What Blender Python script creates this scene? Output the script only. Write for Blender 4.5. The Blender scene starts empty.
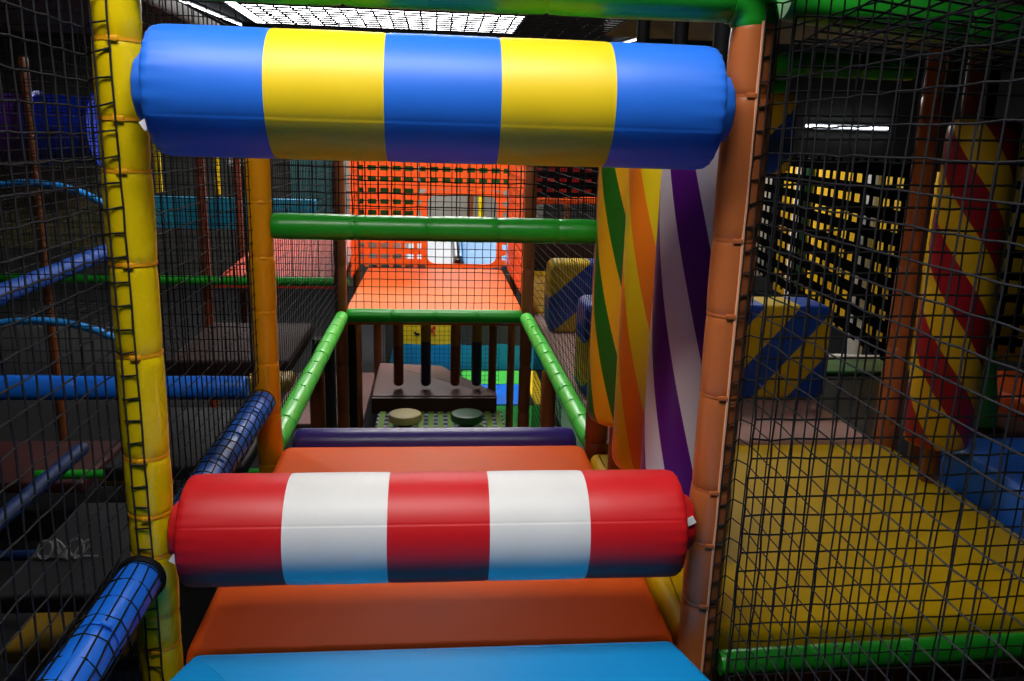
import bpy, math, random
from mathutils import Vector, Matrix
random.seed(7)
PI = math.pi
scn = bpy.context.scene
COL = scn.collection
C_, S_ = math.cos, math.sin

# ------------------------------------------------------------------ materials
def lin(c):
    out = []
    for v in c:
        v /= 255.0
        out.append(v / 12.92 if v <= 0.04045 else ((v + 0.055) / 1.055) ** 2.4)
    return (*out, 1.0)

def base_mat(name, rough=0.5, spec=0.5):
    m = bpy.data.materials.new(name); m.use_nodes = True
    nt = m.node_tree; b = nt.nodes['Principled BSDF']
    b.inputs['Roughness'].default_value = rough
    b.inputs['Specular IOR Level'].default_value = spec
    return m, nt, b

def vinyl(name, rgb, rough=0.36, wear=0.08, bump=0.04, scale=9.0, spec=0.5):
    m, nt, b = base_mat(name, rough, spec)
    tc = nt.nodes.new('ShaderNodeTexCoord')
    n = nt.nodes.new('ShaderNodeTexNoise'); n.inputs['Scale'].default_value = scale; n.inputs['Detail'].default_value = 4
    nt.links.new(tc.outputs['Object'], n.inputs['Vector'])
    mix = nt.nodes.new('ShaderNodeMix'); mix.data_type = 'RGBA'
    c = lin(rgb)
    mix.inputs[6].default_value = tuple(v * (1 - wear) for v in c[:3]) + (1,)
    mix.inputs[7].default_value = tuple(min(1, v * (1 + wear)) for v in c[:3]) + (1,)
    nt.links.new(n.outputs['Fac'], mix.inputs[0]); nt.links.new(mix.outputs[2], b.inputs['Base Color'])
    mr = nt.nodes.new('ShaderNodeMapRange')
    mr.inputs[3].default_value = rough - 0.06; mr.inputs[4].default_value = rough + 0.08
    nt.links.new(n.outputs['Fac'], mr.inputs[0]); nt.links.new(mr.outputs[0], b.inputs['Roughness'])
    bp = nt.nodes.new('ShaderNodeBump'); bp.inputs['Strength'].default_value = bump; bp.inputs['Distance'].default_value = 0.01
    nt.links.new(n.outputs['Fac'], bp.inputs['Height']); nt.links.new(bp.outputs[0], b.inputs['Normal'])
    return m

def twist(name, rgb1, rgb2, pairs, k, phase=0.0):
    """spiral stripes round the object's own z axis"""
    m, nt, b = base_mat(name, 0.36)
    L = nt.links.new; N = nt.nodes.new
    tc = N('ShaderNodeTexCoord'); sp = N('ShaderNodeSeparateXYZ'); L(tc.outputs['Object'], sp.inputs[0])
    def math_(op, a, bb):
        q = N('ShaderNodeMath'); q.operation = op
        for i, v in enumerate((a, bb)):
            if isinstance(v, (int, float)): q.inputs[i].default_value = v
            else: L(v, q.inputs[i])
        return q.outputs[0]
    ang = math_('ARCTAN2', sp.outputs[1], sp.outputs[0])
    a = math_('ADD', ang, math_('MULTIPLY', sp.outputs[2], k))
    a = math_('ADD', a, phase + 40 * PI)
    f = math_('FRACT', math_('MULTIPLY', a, pairs / (2 * PI)), 0)
    g = math_('GREATER_THAN', f, 0.5)
    mix = N('ShaderNodeMix'); mix.data_type = 'RGBA'
    mix.inputs[6].default_value = lin(rgb1); mix.inputs[7].default_value = lin(rgb2)
    L(g, mix.inputs[0]); L(mix.outputs[2], b.inputs['Base Color'])
    return m

def diag(name, rgb1, rgb2, period, slope, phase=0.0, tones=None):
    """diagonal stripes in the object's own x-z plane"""
    m, nt, b = base_mat(name, 0.4)
    L = nt.links.new; N = nt.nodes.new
    tc = N('ShaderNodeTexCoord'); sp = N('ShaderNodeSeparateXYZ'); L(tc.outputs['Object'], sp.inputs[0])
    def math_(op, a, bb):
        q = N('ShaderNodeMath'); q.operation = op
        for i, v in enumerate((a, bb)):
            if isinstance(v, (int, float)): q.inputs[i].default_value = v
            else: L(v, q.inputs[i])
        return q.outputs[0]
    a = math_('ADD', sp.outputs[2], math_('MULTIPLY', sp.outputs[0], slope))
    f = math_('FRACT', math_('MULTIPLY', math_('ADD', a, phase + 50 * period), 1 / period), 0)
    g = math_('GREATER_THAN', f, 0.5)
    mix = N('ShaderNodeMix'); mix.data_type = 'RGBA'
    mix.inputs[6].default_value = lin(rgb1); mix.inputs[7].default_value = lin(rgb2)
    L(g, mix.inputs[0]); L(mix.outputs[2], b.inputs['Base Color'])
    return m

def emit(name, rgb, strength):
    m = bpy.data.materials.new(name); m.use_nodes = True
    nt = m.node_tree; nt.nodes.clear()
    e = nt.nodes.new('ShaderNodeEmission'); o = nt.nodes.new('ShaderNodeOutputMaterial')
    e.inputs[0].default_value = lin(rgb); e.inputs[1].default_value = strength
    nt.links.new(e.outputs[0], o.inputs[0]); return m

M = dict(
    blue=vinyl('blue vinyl', (34, 112, 230), 0.45), yellow=vinyl('yellow vinyl', (238, 205, 22), 0.45),
    red=vinyl('red vinyl', (208, 20, 28), 0.44), white=vinyl('white vinyl', (228, 228, 228), 0.45),
    cyan=vinyl('cyan vinyl', (0, 138, 208), 0.5, scale=6, spec=0.14), orange=vinyl('orange vinyl', (240, 96, 26), 0.5, scale=5, spec=0.1), coral=vinyl('bright orange vinyl', (250, 122, 56), 0.5, scale=5, spec=0.2),
    ymat=vinyl('yellow mat vinyl', (206, 166, 4), 0.5, scale=5, spec=0.15), navy=vinyl('navy purple vinyl', (50, 34, 116), 0.33),
    green=vinyl('green foam', (32, 150, 38), 0.30), lime=vinyl('light green foam', (88, 216, 78), 0.32),
    ypost=vinyl('yellow foam', (236, 204, 8), 0.27), opost=vinyl('amber foam', (224, 150, 12), 0.32),
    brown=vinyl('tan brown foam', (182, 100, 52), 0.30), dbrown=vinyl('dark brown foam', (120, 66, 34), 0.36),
    peach=vinyl('peach foam edge', (236, 170, 130), 0.45), btube=vinyl('blue foam', (22, 112, 230), 0.38),
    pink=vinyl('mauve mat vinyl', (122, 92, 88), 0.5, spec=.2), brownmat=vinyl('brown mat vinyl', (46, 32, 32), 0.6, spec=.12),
    darkedge=vinyl('dark maroon vinyl', (70, 30, 28), 0.5), redbrown=vinyl('red brown vinyl', (120, 52, 22), 0.42),
    olive=vinyl('olive vinyl', (150, 118, 28), 0.42), tie=vinyl('amber cable tie plastic', (240, 168, 20), 0.35),
    cord=vinyl('black net cord', (13, 13, 15), 0.75, spec=0.25), cordgrey=vinyl('lightened net cord', (34, 34, 38), 0.75, spec=0.25),  # greyer cord carries the side light on the near nets
    blackstrap=vinyl('black strap webbing', (6, 6, 7), 0.9, spec=0.0), orangestrap=vinyl('orange strap webbing', (255, 116, 46), 0.6, spec=0.2),
    greygrey=vinyl('light grey board', (140, 136, 130), .7), greenstrap=vinyl('lime strap webbing', (124, 178, 26), 0.6), purple=vinyl('purple plastic', (92, 40, 150), 0.3),
    slideblue=vinyl('blue slide plastic', (16, 48, 190), 0.22), cream=vinyl('cream vinyl', (206, 190, 130), 0.5),
    dgreen=vinyl('dark green vinyl', (24, 84, 44), 0.45), turq=vinyl('turquoise vinyl', (20, 150, 190), 0.5),
    tag=vinyl('white fabric tag', (235, 235, 235), 0.7), charcoal=vinyl('charcoal vinyl', (24, 24, 27), 0.6, spec=.3),
    concrete=vinyl('grey concrete', (64, 64, 62), 0.85, wear=0.2, bump=0.15, scale=2.5, spec=0.2),
    ceil=vinyl('dark painted ceiling', (22, 24, 30), 0.85, spec=0.2), floorm=vinyl('dark floor carpet', (26, 26, 28), 0.9, spec=0.2),
    sky=vinyl('pale blue plastic', (120, 170, 215), 0.3), teal=vinyl('teal paint', (60, 104, 108), 0.7),
    metal=vinyl('grey painted metal', (120, 122, 126), 0.5), palerope=vinyl('pale cord', (130, 130, 130), 0.6),
    greenpanel=vinyl('green tarpaulin', (34, 120, 56), 0.6), black=vinyl('black foam', (8, 8, 9), 0.7, spec=.2),
)
M['midturq'] = vinyl('slide blue plastic', (24, 104, 156), .5); M['dimwhite'] = vinyl('dimmed white plastic', (118, 122, 130), .5)  # slide colours dimmed to offset the strong lamp close by
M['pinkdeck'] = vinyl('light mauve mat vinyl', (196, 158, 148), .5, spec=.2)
M['dimblue'] = vinyl('shaded blue foam', (8, 36, 84), .6, spec=.2); M['midblue'] = vinyl('half shaded blue foam', (12, 66, 150), .6, spec=.2); M['hoopblue'] = vinyl('lightened blue foam', (50, 160, 255), .4)  # blue foam copies, lightened or darkened in colour to stand for light and shade
M['whitestrap'] = vinyl('white strap webbing', (235, 238, 240), .7); M['navystrap'] = vinyl('navy strap webbing', (30, 50, 130), .7); M['bagbrown'] = vinyl('brown bag vinyl', (150, 90, 36), .45); M['redorange'] = vinyl('red orange vinyl', (196, 64, 36), .5, spec=.2)
M['darkboard'] = vinyl('black shade board', (26, 26, 30), .6)
M['tw_purple'] = twist('purple and white twist vinyl', (92, 18, 128), (222, 216, 222), 5, 2.3, 0.733)
M['tw_orange'] = twist('orange and yellow twist vinyl', (232, 120, 22), (226, 196, 20), 5, 2.6, 0.915)
M['tw_green'] = twist('green and amber twist vinyl', (36, 104, 22), (226, 166, 20), 5, 2.8, 0.634)
M['tw_red'] = twist('dark red and yellow twist vinyl', (150, 14, 30), (214, 170, 20), 3, 7.0, 1.0)
M['blk_stripe'] = diag('blue and yellow diagonal vinyl', (24, 74, 176), (214, 178, 20), 0.396, -1.2, 0.144)

# ------------------------------------------------------------------ mesh building
class MB:
    def __init__(s): s.v = []; s.f = []; s.m = []
    def add(s, vs, fs, mi=0):
        o = len(s.v); s.v += [tuple(v) for v in vs]
        for f in fs: s.f.append(tuple(i + o for i in f)); s.m.append(mi)
        return s
    def box(s, a, b, mi=0):
        x0, y0, z0 = a; x1, y1, z1 = b
        return s.add([(x0, y0, z0), (x1, y0, z0), (x1, y1, z0), (x0, y1, z0), (x0, y0, z1), (x1, y0, z1), (x1, y1, z1), (x0, y1, z1)],
                     [(3, 2, 1, 0), (4, 5, 6, 7), (0, 1, 5, 4), (1, 2, 6, 5), (2, 3, 7, 6), (3, 0, 4, 7)], mi)
    def lathe(s, prof, n=32, rmod=None, mat=None, caps=True):
        """prof: (z, r) list along local z; rmod(theta, z) multiplies r; mat(i) material of ring i"""
        vs = []; fs = []; ms = []
        for z, r in prof:
            for k in range(n):
                t = 2 * PI * k / n; q = r * (rmod(t, z) if rmod else 1)
                vs.append((q * C_(t), q * S_(t), z))
        for i in range(len(prof) - 1):
            for k in range(n):
                a, b = i * n + k, i * n + (k + 1) % n
                fs.append((a, b, b + n, a + n)); ms.append(mat(i) if mat else 0)
        if caps:
            fs.append(tuple(range(n - 1, -1, -1))); ms.append(mat(0) if mat else 0)
            e = (len(prof) - 1) * n
            fs.append(tuple(e + k for k in range(n))); ms.append(mat(len(prof) - 2) if mat else 0)
        o = len(s.v); s.v += vs
        for f, m in zip(fs, ms): s.f.append(tuple(i + o for i in f)); s.m.append(m)
        return s
    def tube(s, pts, r, n=12, mi=0, caps=True, up=None):
        pts = [Vector(p) for p in pts]
        t0 = (pts[-1] - pts[0]).normalized()
        if t0.length < 0.5: t0 = (pts[1] - pts[0]).normalized()
        ref = Vector(up) if up else (Vector((0, 0, 1)) if abs(t0.z) < 0.9 else Vector((1, 0, 0)))
        vs = []; fs = []
        for i, p in enumerate(pts):
            a = pts[max(0, i - 1)]; b = pts[min(len(pts) - 1, i + 1)]
            t = (b - a).normalized()
            u = (ref - t * ref.dot(t)).normalized(); w = t.cross(u)
            rr = r[i] if isinstance(r, (list, tuple)) else r
            for k in range(n):
                q = 2 * PI * k / n
                vs.append(p + u * (rr * C_(q)) + w * (rr * S_(q)))
        for i in range(len(pts) - 1):
            for k in range(n):
                a, b = i * n + k, i * n + (k + 1) % n
                fs.append((a, b, b + n, a + n))
        if caps:
            fs.append(tuple(range(n - 1, -1, -1))); e = (len(pts) - 1) * n; fs.append(tuple(e + k for k in range(n)))
        return s.add(vs, fs, mi)
    def pad(s, poly, z0, z1, r=0.03, segs=4, mi=0):
        """a padded slab: counter-clockwise plan polygon, rounded top and bottom edges"""
        def inset(d):
            out = []; n = len(poly)
            for i in range(n):
                p0, p1, p2 = Vector(poly[i - 1]), Vector(poly[i]), Vector(poly[(i + 1) % n])
                e1 = (p1 - p0).normalized(); e2 = (p2 - p1).normalized()
                n1 = Vector((-e1.y, e1.x)); n2 = Vector((-e2.y, e2.x))
                bis = (n1 + n2); bis = bis / max(0.3, bis.dot(n1) if bis.length else 1)
                out.append(p1 + bis * d)
            return out
        r = min(r, (z1 - z0) / 2 - 1e-4)
        layers = [(z0, r)] + [(z0 + r - r * C_(q), r - r * S_(q)) for q in [PI / 2 * k / segs for k in range(1, segs + 1)]]
        layers += [(z1 - r + r * S_(q), r - r * C_(q)) for q in [PI / 2 * k / segs for k in range(segs + 1)]]
        n = len(poly); vs = []; fs = []
        for z, d in layers: vs += [(p.x, p.y, z) for p in inset(d)]
        for i in range(len(layers) - 1):
            for k in range(n):
                a, b = i * n + k, i * n + (k + 1) % n
                fs.append((a, b, b + n, a + n))
        fs.append(tuple(range(n - 1, -1, -1))); e = (len(layers) - 1) * n; fs.append(tuple(e + k for k in range(n)))
        return s.add(vs, fs, mi)
    def build(s, name, mats, parent=None, smooth=True, loc=None, rot=None, sharp=40):
        me = bpy.data.meshes.new(name); me.from_pydata(s.v, [], s.f)
        for m in (mats if isinstance(mats, list) else [mats]): me.materials.append(M[m] if isinstance(m, str) else m)
        me.polygons.foreach_set('material_index', s.m)
        if smooth:
            me.polygons.foreach_set('use_smooth', [True] * len(s.f))
            me.set_sharp_from_angle(angle=math.radians(sharp))
        me.update()
        o = bpy.data.objects.new(name, me); COL.objects.link(o)
        if parent: o.parent = parent
        if loc: o.location = loc
        if rot: o.rotation_euler = rot
        return o

def tag(o, label, cat, group=None, kind=None):
    if label: o['label'] = label
    if cat: o['category'] = cat
    if group: o['group'] = group
    o['kind'] = kind or 'thing'
    return o
def root(name, loc, label, cat, group=None, rot=None):
    o = bpy.data.objects.new(name, None); COL.objects.link(o); o.location = loc; o.empty_display_size = 0.1
    if rot: o.rotation_euler = rot
    return tag(o, label, cat, group)
def struct(o): o['kind'] = 'structure'; return o

def round_poly(pts, r, n=4):
    out = []; N = len(pts)
    for i in range(N):
        p0, p1, p2 = Vector(pts[i - 1]), Vector(pts[i]), Vector(pts[(i + 1) % N])
        a = p1 + (p0 - p1).normalized() * r; b = p1 + (p2 - p1).normalized() * r
        for k in range(n + 1):
            t = k / n
            out.append(tuple((a * (1 - t) ** 2 + p1 * (2 * t * (1 - t)) + b * t * t)))
    return out
def rect(x0, y0, x1, y1): return [(x0, y0), (x1, y0), (x1, y1), (x0, y1)]

# ------------------------------------------------------------------ padded posts and beams
def sleeve_profile(L, r, pinch=0.09, steps=9):
    out = []
    for k in range(steps + 1):
        t = k / steps
        e = min(t, 1 - t) * L
        q = r * (1 - pinch * math.exp(-e / 0.008) * 1.0) * (0.985 + 0.015 * S_(PI * t))
        out.append((L * t, q))
    # rounded lips
    out.insert(1, (min(0.006, L * .1), r * 0.965)); out.insert(-1, (L - min(0.006, L * .1), r * 0.965))
    return out

def HEAD(r):
    a, b = r * 0.93, r * 1.07
    h = MB().pad(round_poly(rect(-0.010, -0.005, 0.010, 0.005), .003), a, b, .002, 2)
    return [(z, x, y) for x, y, z in h.v], h.f

def padded(name, p0, p1, r, mat, label, cat, joints=None, nsec=4, ties=None, tiemat='tie', group=None, n=24, tiedir=None, seam=None):
    """a foam covered steel tube: an Empty at its start, one foam_sleeve per section, cable ties at the joints"""
    p0, p1 = Vector(p0), Vector(p1); d = p1 - p0; L = d.length
    q = d.to_track_quat('Z', 'Y')
    rt = root(name, p0, label, cat, group); rt.rotation_mode = 'QUATERNION'; rt.rotation_quaternion = q
    js = joints if joints else [L * k / nsec for k in range(1, nsec)]
    js = sorted(j for j in js if 0.02 < j < L - 0.02)
    edges = [0.0] + js + [L]
    for i, (a, b) in enumerate(zip(edges[:-1], edges[1:])):
        jit = random.uniform(-0.0015, 0.0015)
        MB().lathe(sleeve_profile(b - a, r + jit), n).build('foam_sleeve', mat, rt, loc=(0, 0, a))
    inv = q.inverted()
    if ties:
        td = inv @ Vector(tiedir or (0, -1, 0)); td.z = 0; td.normalize(); ang = math.atan2(td.y, td.x)
        for j in js:
            m = MB()
            m.lathe([(-0.003, r * 0.945), (-0.003, r * 0.975), (0.003, r * 0.975), (0.003, r * 0.945)], n, caps=False)
            ct = m.build('cable_tie', tiemat, rt, loc=(0, 0, j), rot=(0, 0, ang))
            MB().add(*HEAD(r)).build('tie_head', tiemat, ct, sharp=30)
    if seam:
        sd = inv @ Vector(seam[0]); sd.z = 0; sd.normalize()
        m = MB(); pts = [(sd.x * r * 0.99, sd.y * r * 0.99, L * k / 30) for k in range(31)]
        m.tube(pts, 0.0032, 6); m.build('sleeve_seam', seam[1], rt)
    return rt

def simple_post(name, p0, p1, r, mat, label, cat, group=None, nsec=5):
    """farther post: one mesh with pinched sections"""
    p0, p1 = Vector(p0), Vector(p1); d = p1 - p0; L = d.length
    prof = []
    for i in range(nsec):
        for t in (0.0, 0.03, 0.12, 0.5, 0.88, 0.97):
            z = L * (i + t) / nsec; prof.append((z, r * {0.0: 0.88, 0.03: 0.96, 0.97: 0.96}.get(t, 1.0)))
    prof.append((L, r * 0.88))
    o = MB().lathe(prof, 16).build(name, mat)
    o.location = p0; o.rotation_mode = 'QUATERNION'; o.rotation_quaternion = d.to_track_quat('Z', 'Y')
    return tag(o, label, cat, group)

# ------------------------------------------------------------------ nets
def net(name, P, nu, nv, r, label, mat='cord', jit=0.0015, kink=0.0, step=1, group=None, sides=4, seed=0, nrm=None):
    """knotted net: P(u, v) gives the place of knot u, v"""
    rnd = random.Random(seed)
    du = (P(nu, 0) - P(0, 0)).normalized(); dv = (P(0, nv) - P(0, 0)).normalized()
    K = {}
    for u in range(nu + 1):
        for v in range(nv + 1):
            p = P(u, v)
            if jit: p = p + du * rnd.gauss(0, jit) + dv * rnd.gauss(0, jit)
            if kink: p = p + dv * (kink if (u + v) % 2 else -kink) + du * (kink * 0.7 if (u + v) % 2 else -kink * 0.7)
            K[u, v] = p
    m = MB(); nrm = nrm or du.cross(dv)
    us = sorted(set(list(range(0, nu + 1, step)) + [nu])); vs = sorted(set(list(range(0, nv + 1, step)) + [nv]))
    for v in range(nv + 1): m.tube([K[u, v] for u in us], r, sides, caps=False, up=nrm)
    for u in range(nu + 1): m.tube([K[u, v] for v in vs], r, sides, caps=False, up=nrm)
    o = m.build(name, mat, smooth=False)
    return tag(o, label, 'net', group)

def plane_net(name, O, U, V, cell, r, label, sag=0.0, **kw):
    O, U, V = Vector(O), Vector(U), Vector(V)
    nu = max(1, round(U.length / cell)); nv = max(1, round(V.length / cell))
    N = U.cross(V).normalized()
    def P(u, v):
        s, t = u / nu, v / nv
        return O + U * s + V * t + N * (sag * S_(PI * s) * S_(PI * t))
    return net(name, P, nu, nv, r, label, **kw)

def strap_net(name, O, U, V, nu, nv, wu, wv, mat, label, th=0.003, hole=None, cat='strap net', group=None, vmat=None, rowmats=None):
    """flat webbing: nu straps along V spread over U (width wu), nv straps along U (width wv)"""
    O, U, V = Vector(O), Vector(U), Vector(V)
    eu, ev = U.normalized(), V.normalized(); N = eu.cross(ev); m = MB()
    def strip(c, d, L, w, wd, off, mi=0):
        a = c + N * off
        p = [a - wd * w / 2, a + wd * w / 2, a + wd * w / 2 + d * L, a - wd * w / 2 + d * L]
        vs = p + [x + N * th for x in p]
        m.add(vs, [(3, 2, 1, 0), (4, 5, 6, 7), (0, 1, 5, 4), (1, 2, 6, 5), (2, 3, 7, 6), (3, 0, 4, 7)], mi)
    def spans(L, lo, hi): return [(0, L)] if lo is None else [(a, b) for a, b in ((0, lo), (hi, L)) if b - a > 0.005]
    for i in range(nv):
        y = V.length * (i + 0.5) / nv
        lo = hi = None
        if hole and hole[2] - wv / 2 < y < hole[3] + wv / 2: lo, hi = hole[0], hole[1]
        for a, b in spans(U.length, lo, hi): strip(O + ev * y + eu * a, eu, b - a, wv, ev, 0, (1 + i % 2) if rowmats else 0)
    for i in range(nu):
        x = U.length * (i + 0.5) / nu
        lo = hi = None
        if hole and hole[0] - wu / 2 < x < hole[1] + wu / 2: lo, hi = hole[2], hole[3]
        for a, b in spans(V.length, lo, hi): strip(O + eu * x + ev * a, ev, b - a, wu, eu, th, 1 if vmat else 0)
    return tag(m.build(name, ([mat] + rowmats) if rowmats else [mat, vmat] if vmat else mat, smooth=False), label, cat, group)

# ------------------------------------------------------------------ levels and grid
XL, XR = -0.583, 0.612        # the two sides of the middle column
D1, D2, D3, D4 = 1.62, 2.84, 5.22, 7.25
DECK, LOW, GROUND, TOP, CEIL = -1.11, -2.30, -2.75, 0.28, 1.60

# ---- the hall
def plane(name, a, b, mat): return struct(MB().box(a, b).build(name, mat, smooth=False))
plane('floor', (-10, -3, GROUND - 0.1), (10, 16, GROUND), 'floorm')
plane('ceiling', (-10, -3, CEIL + 0.06), (10, 16, CEIL + 0.16), 'ceil')
plane('wall_back', (-10, 15.5, GROUND), (10, 15.7, CEIL + 0.06), 'concrete')
plane('wall_front', (-10, -2.7, GROUND), (10, -2.5, CEIL + 0.06), 'concrete')
plane('wall_left', (-10.2, -3, GROUND), (-10, 16, CEIL + 0.06), 'concrete')
plane('wall_right', (10, -3, GROUND), (10.2, 16, CEIL + 0.06), 'concrete')

# ---- lamps
LAMP = emit('bright light panel', (255, 252, 248), 15.0)
LAMP3 = emit('strong light panel', (255, 252, 248), 40.0)
LAMP2 = emit('light panel', (255, 252, 248), 26.0)
SKYL = emit('very bright light panel', (255, 255, 255), 14.0)
TUBE = emit('fluorescent tube', (240, 246, 255), 12.0)
def light_panel(loc, sx, sy, mat, label, group=None):
    rt = root('ceiling_light', loc, label, 'ceiling light', group)
    f = MB(); t = 0.03
    f.box((-sx / 2 - t, -sy / 2 - t, 0.005), (sx / 2 + t, -sy / 2, 0.055)); f.box((-sx / 2 - t, sy / 2, 0.005), (sx / 2 + t, sy / 2 + t, 0.055))
    f.box((-sx / 2 - t, -sy / 2, 0.005), (-sx / 2, sy / 2, 0.055)); f.box((sx / 2, -sy / 2, 0.005), (sx / 2 + t, sy / 2, 0.055))
    f.build('frame', 'metal', rt, smooth=False)
    MB().box((-sx / 2, -sy / 2, 0.012), (sx / 2, sy / 2, 0.03)).build('diffuser', mat, rt, smooth=False)
    return rt
light_panel((-0.75, 12.1, CEIL), 3.8, 1.9, SKYL, 'wide glaring white ceiling light seen above the blue and yellow roller')
light_panel((-0.4, 0.65, CEIL), 2.1, 0.8, LAMP, 'ceiling light panel over the front bay')
light_panel((-0.1, 5.0, CEIL), 1.3, 0.8, LAMP2, 'ceiling light panel over the open well')
light_panel((0.2, 8.9, CEIL), 1.6, 0.8, LAMP3, 'ceiling light panel over the orange deck')
light_panel((2.3, 7.0, CEIL), 1.2, 0.6, LAMP2, 'added light panel brightening the yellow behind the black strap wall')  # added lamp, out of view, brightens the yellow panels behind the straps
for x0, y0, x1, y1, lb in ((-3.2, 11.2, -2.95, 13.4, 'thin fluorescent tube light left of the glaring ceiling light'),
                           (3.4, 11.2, 2.98, 14.0, 'thin fluorescent tube light right of the glaring ceiling light')):
    rt = root('fluorescent_light', (x0, y0, CEIL), lb, 'ceiling light')
    d = Vector((x1 - x0, y1 - y0, 0))
    MB().tube([(0, 0, 0.045), d + Vector((0, 0, 0.045))], 0.025, 6).build('housing', 'metal', rt)
    MB().tube([(0, 0, 0.008), d + Vector((0, 0, 0.008))], 0.010, 10).build('tube_lamp', TUBE, rt)

rt = root('wall_lamp', (7.0, 15.46, 0.46), 'long strip light on the back wall above the strap netting', 'wall light')
MB().box((0, 0, -.05), (1.7, .04, .05)).build('housing', 'metal', rt, smooth=False)
MB().tube([(.03, -.02, 0), (1.67, -.02, 0)], .018, 10).build('tube_lamp', TUBE, rt)
# added decks that keep the ceiling light off the side bays
for x0, x1, y0, y1, lb in ((-3.9, -1.2, 1.66, 5.0, 'added dark deck shading the left bays'), (0.82, 3.9, 1.68, 4.2, 'added dark deck shading the right bays'),
                           (-3.9, -0.70, -1.5, 1.56, 'added dark deck shading the front left bay'), (0.74, 3.9, -1.5, 1.665, 'added dark deck shading the front right bay')):
    tag(MB().pad(round_poly(rect(x0, y0, x1, y1), .03), .52, .60, .02).build('shade_deck', 'darkboard'), lb, 'deck')
for x, y, lb in ((-1.78, .7, 'added post under the shade deck of the front left bay'), (1.84, .7, 'added post under the shade deck of the front right bay'), (-1.82, 2.2, 'added post under the shade deck of the left bays')):
    simple_post('padded_post', (x, y, GROUND), (x, y, .52), .04, 'dbrown', lb, 'post', nsec=8)  # added props for the shade decks
# ---- decks
def mat_thing(name, poly, z0, z1, mat, label, r=0.03, cat='mat', group=None, rp=0.03):
    return tag(MB().pad(round_poly(poly, rp), z0, z1, r).build(name, mat, sharp=60), label, cat, group)
mat_thing('deck_mat', [(-0.60, 0.35), (0.62, 0.35), (0.62, 1.36), (0.545, 1.60), (-0.515, 1.60), (-0.60, 1.36)], DECK - 0.1, -1.088, 'cyan',
          'bright cyan deck mat with cut corners in front of the lower roller', 0.025, rp=0.02)
mat_thing('deck_mat', [(-0.550, 1.612), (0.566, 1.612), (0.570, 2.88), (-0.558, 2.88)], DECK - 0.1, DECK, 'orange',
          'long orange deck mat behind the red and white roller', 0.03, rp=0.05)
o = MB(); L = 1.085
o.lathe([(0, 0.02), (0.004, 0.04), (0.015, 0.054), (0.035, 0.06)] + [(0.035 + (L - 0.07) * k / 6, 0.06) for k in range(1, 7)] + [(L - 0.015, 0.054), (L - 0.004, 0.04), (L, 0.02)], 28)
tag(o.build('edge_roll', 'navy', loc=(-0.533, 2.962, -1.137), rot=(0, PI / 2, 0)), 'dark navy purple padded roll along the far edge of the orange mat', 'padded roll')

# ---- rollers
def roller(loc, L, r, hubr, hub0, hub1, colours, label, seam_deg, tagside):
    """horizontal roller, its own z runs along the axis to the right"""
    rt = root('padded_roller', loc, label, 'roller', None, rot=(0, PI / 2, 0))
    # local frame: z -> world x, x -> world -z, y -> world y
    ncol = len(colours); w = L / ncol
    prof = [(0.0, r * 0.92), (0.002, r * 0.962), (0.008, r * 0.988), (0.018, r)]; mats = [0] * 4
    for i in range(ncol):
        a, b = i * w, (i + 1) * w
        ts = [0.035, 0.2, 0.4, 0.6, 0.8, 0.965] if 0 < i < ncol - 1 else ([0.3, 0.5, 0.7, 0.965] if i == 0 else [0.035, 0.3, 0.5, 0.7])
        for t in ts: prof.append((a + w * t, r * (1.0 + 0.006 * S_(PI * t)))); mats.append(i)
        if i < ncol - 1: prof.append((b, r * 0.993)); mats.append(i)
    prof += [(L - 0.018, r), (L - 0.008, r * 0.988), (L - 0.002, r * 0.962), (L, r * 0.92)]; mats += [ncol - 1] * 4
    sa = math.radians(seam_deg)          # angle of the sewn seam round the axis
    def rmod(t, z):
        e = min(z, L - z)
        q = 1 + 0.010 * math.exp(-e / 0.012) * S_(t * 26 + 1.3 * S_(3 * t)) + 0.003 * math.exp(-e / 0.05) * S_(t * 9)
        dlt = (t - sa + PI) % (2 * PI) - PI
        q -= 0.006 * math.exp(-(dlt / 0.010) ** 2) - (0.004 if 0 < dlt < 0.5 else 0) * max(0, 1 - dlt / 0.5)
        return q
    cov = MB().lathe(prof, 320, rmod, mat=lambda i: mats[min(i + 1, len(mats) - 1)]).build('cover', colours, rt, sharp=55)
    cm = colours[0]
    def hubprof(h): return [(0, hubr), (h * 0.45, hubr * 1.0), (h * 0.85, hubr * 0.93), (h, hubr * 0.8)]
    wob = lambda t, z: 1 + 0.02 * S_(t * 11)
    MB().lathe(hubprof(hub0), 40, wob).build('end_cap', cm, rt, loc=(0, 0, 0.001), rot=(PI, 0, 0))
    MB().lathe(hubprof(hub1), 40, wob).build('end_cap', cm, rt, loc=(0, 0, L - 0.001))
    for (tx, ty, tz, rx, rz) in tagside:
        MB().box((-0.0013, -0.008, -0.006), (0.0013, 0.008, 0.013)).build('sewn_tag', 'tag', rt, loc=(tx, ty, tz), rot=(rx, 0, rz), smooth=False)
    return rt
# local x = -z, local y = y, seam on the camera side (-y) slightly below the axis
CU = ['BLUE', 'YEL']
roller((-0.503, 1.60, 0.073), 1.030, 0.1155, 0.067, 0.034, 0.037, ['blue', 'yellow', 'blue', 'yellow', 'blue'],
       'upper roller with blue and yellow bands across the opening', -68, [(0.058, -0.070, -0.008, 0.9, 1.2)])
roller((-0.505, 1.60, -0.803), 1.030, 0.1150, 0.063, 0.032, 0.037, ['red', 'white', 'red', 'white', 'red'],
       'lower roller with red and white bands above the orange mat', -118, [(0.03, -0.066, -0.016, 0.5, 1.3), (-0.03, -0.06, 1.045, -0.5, 1.3)])

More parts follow.
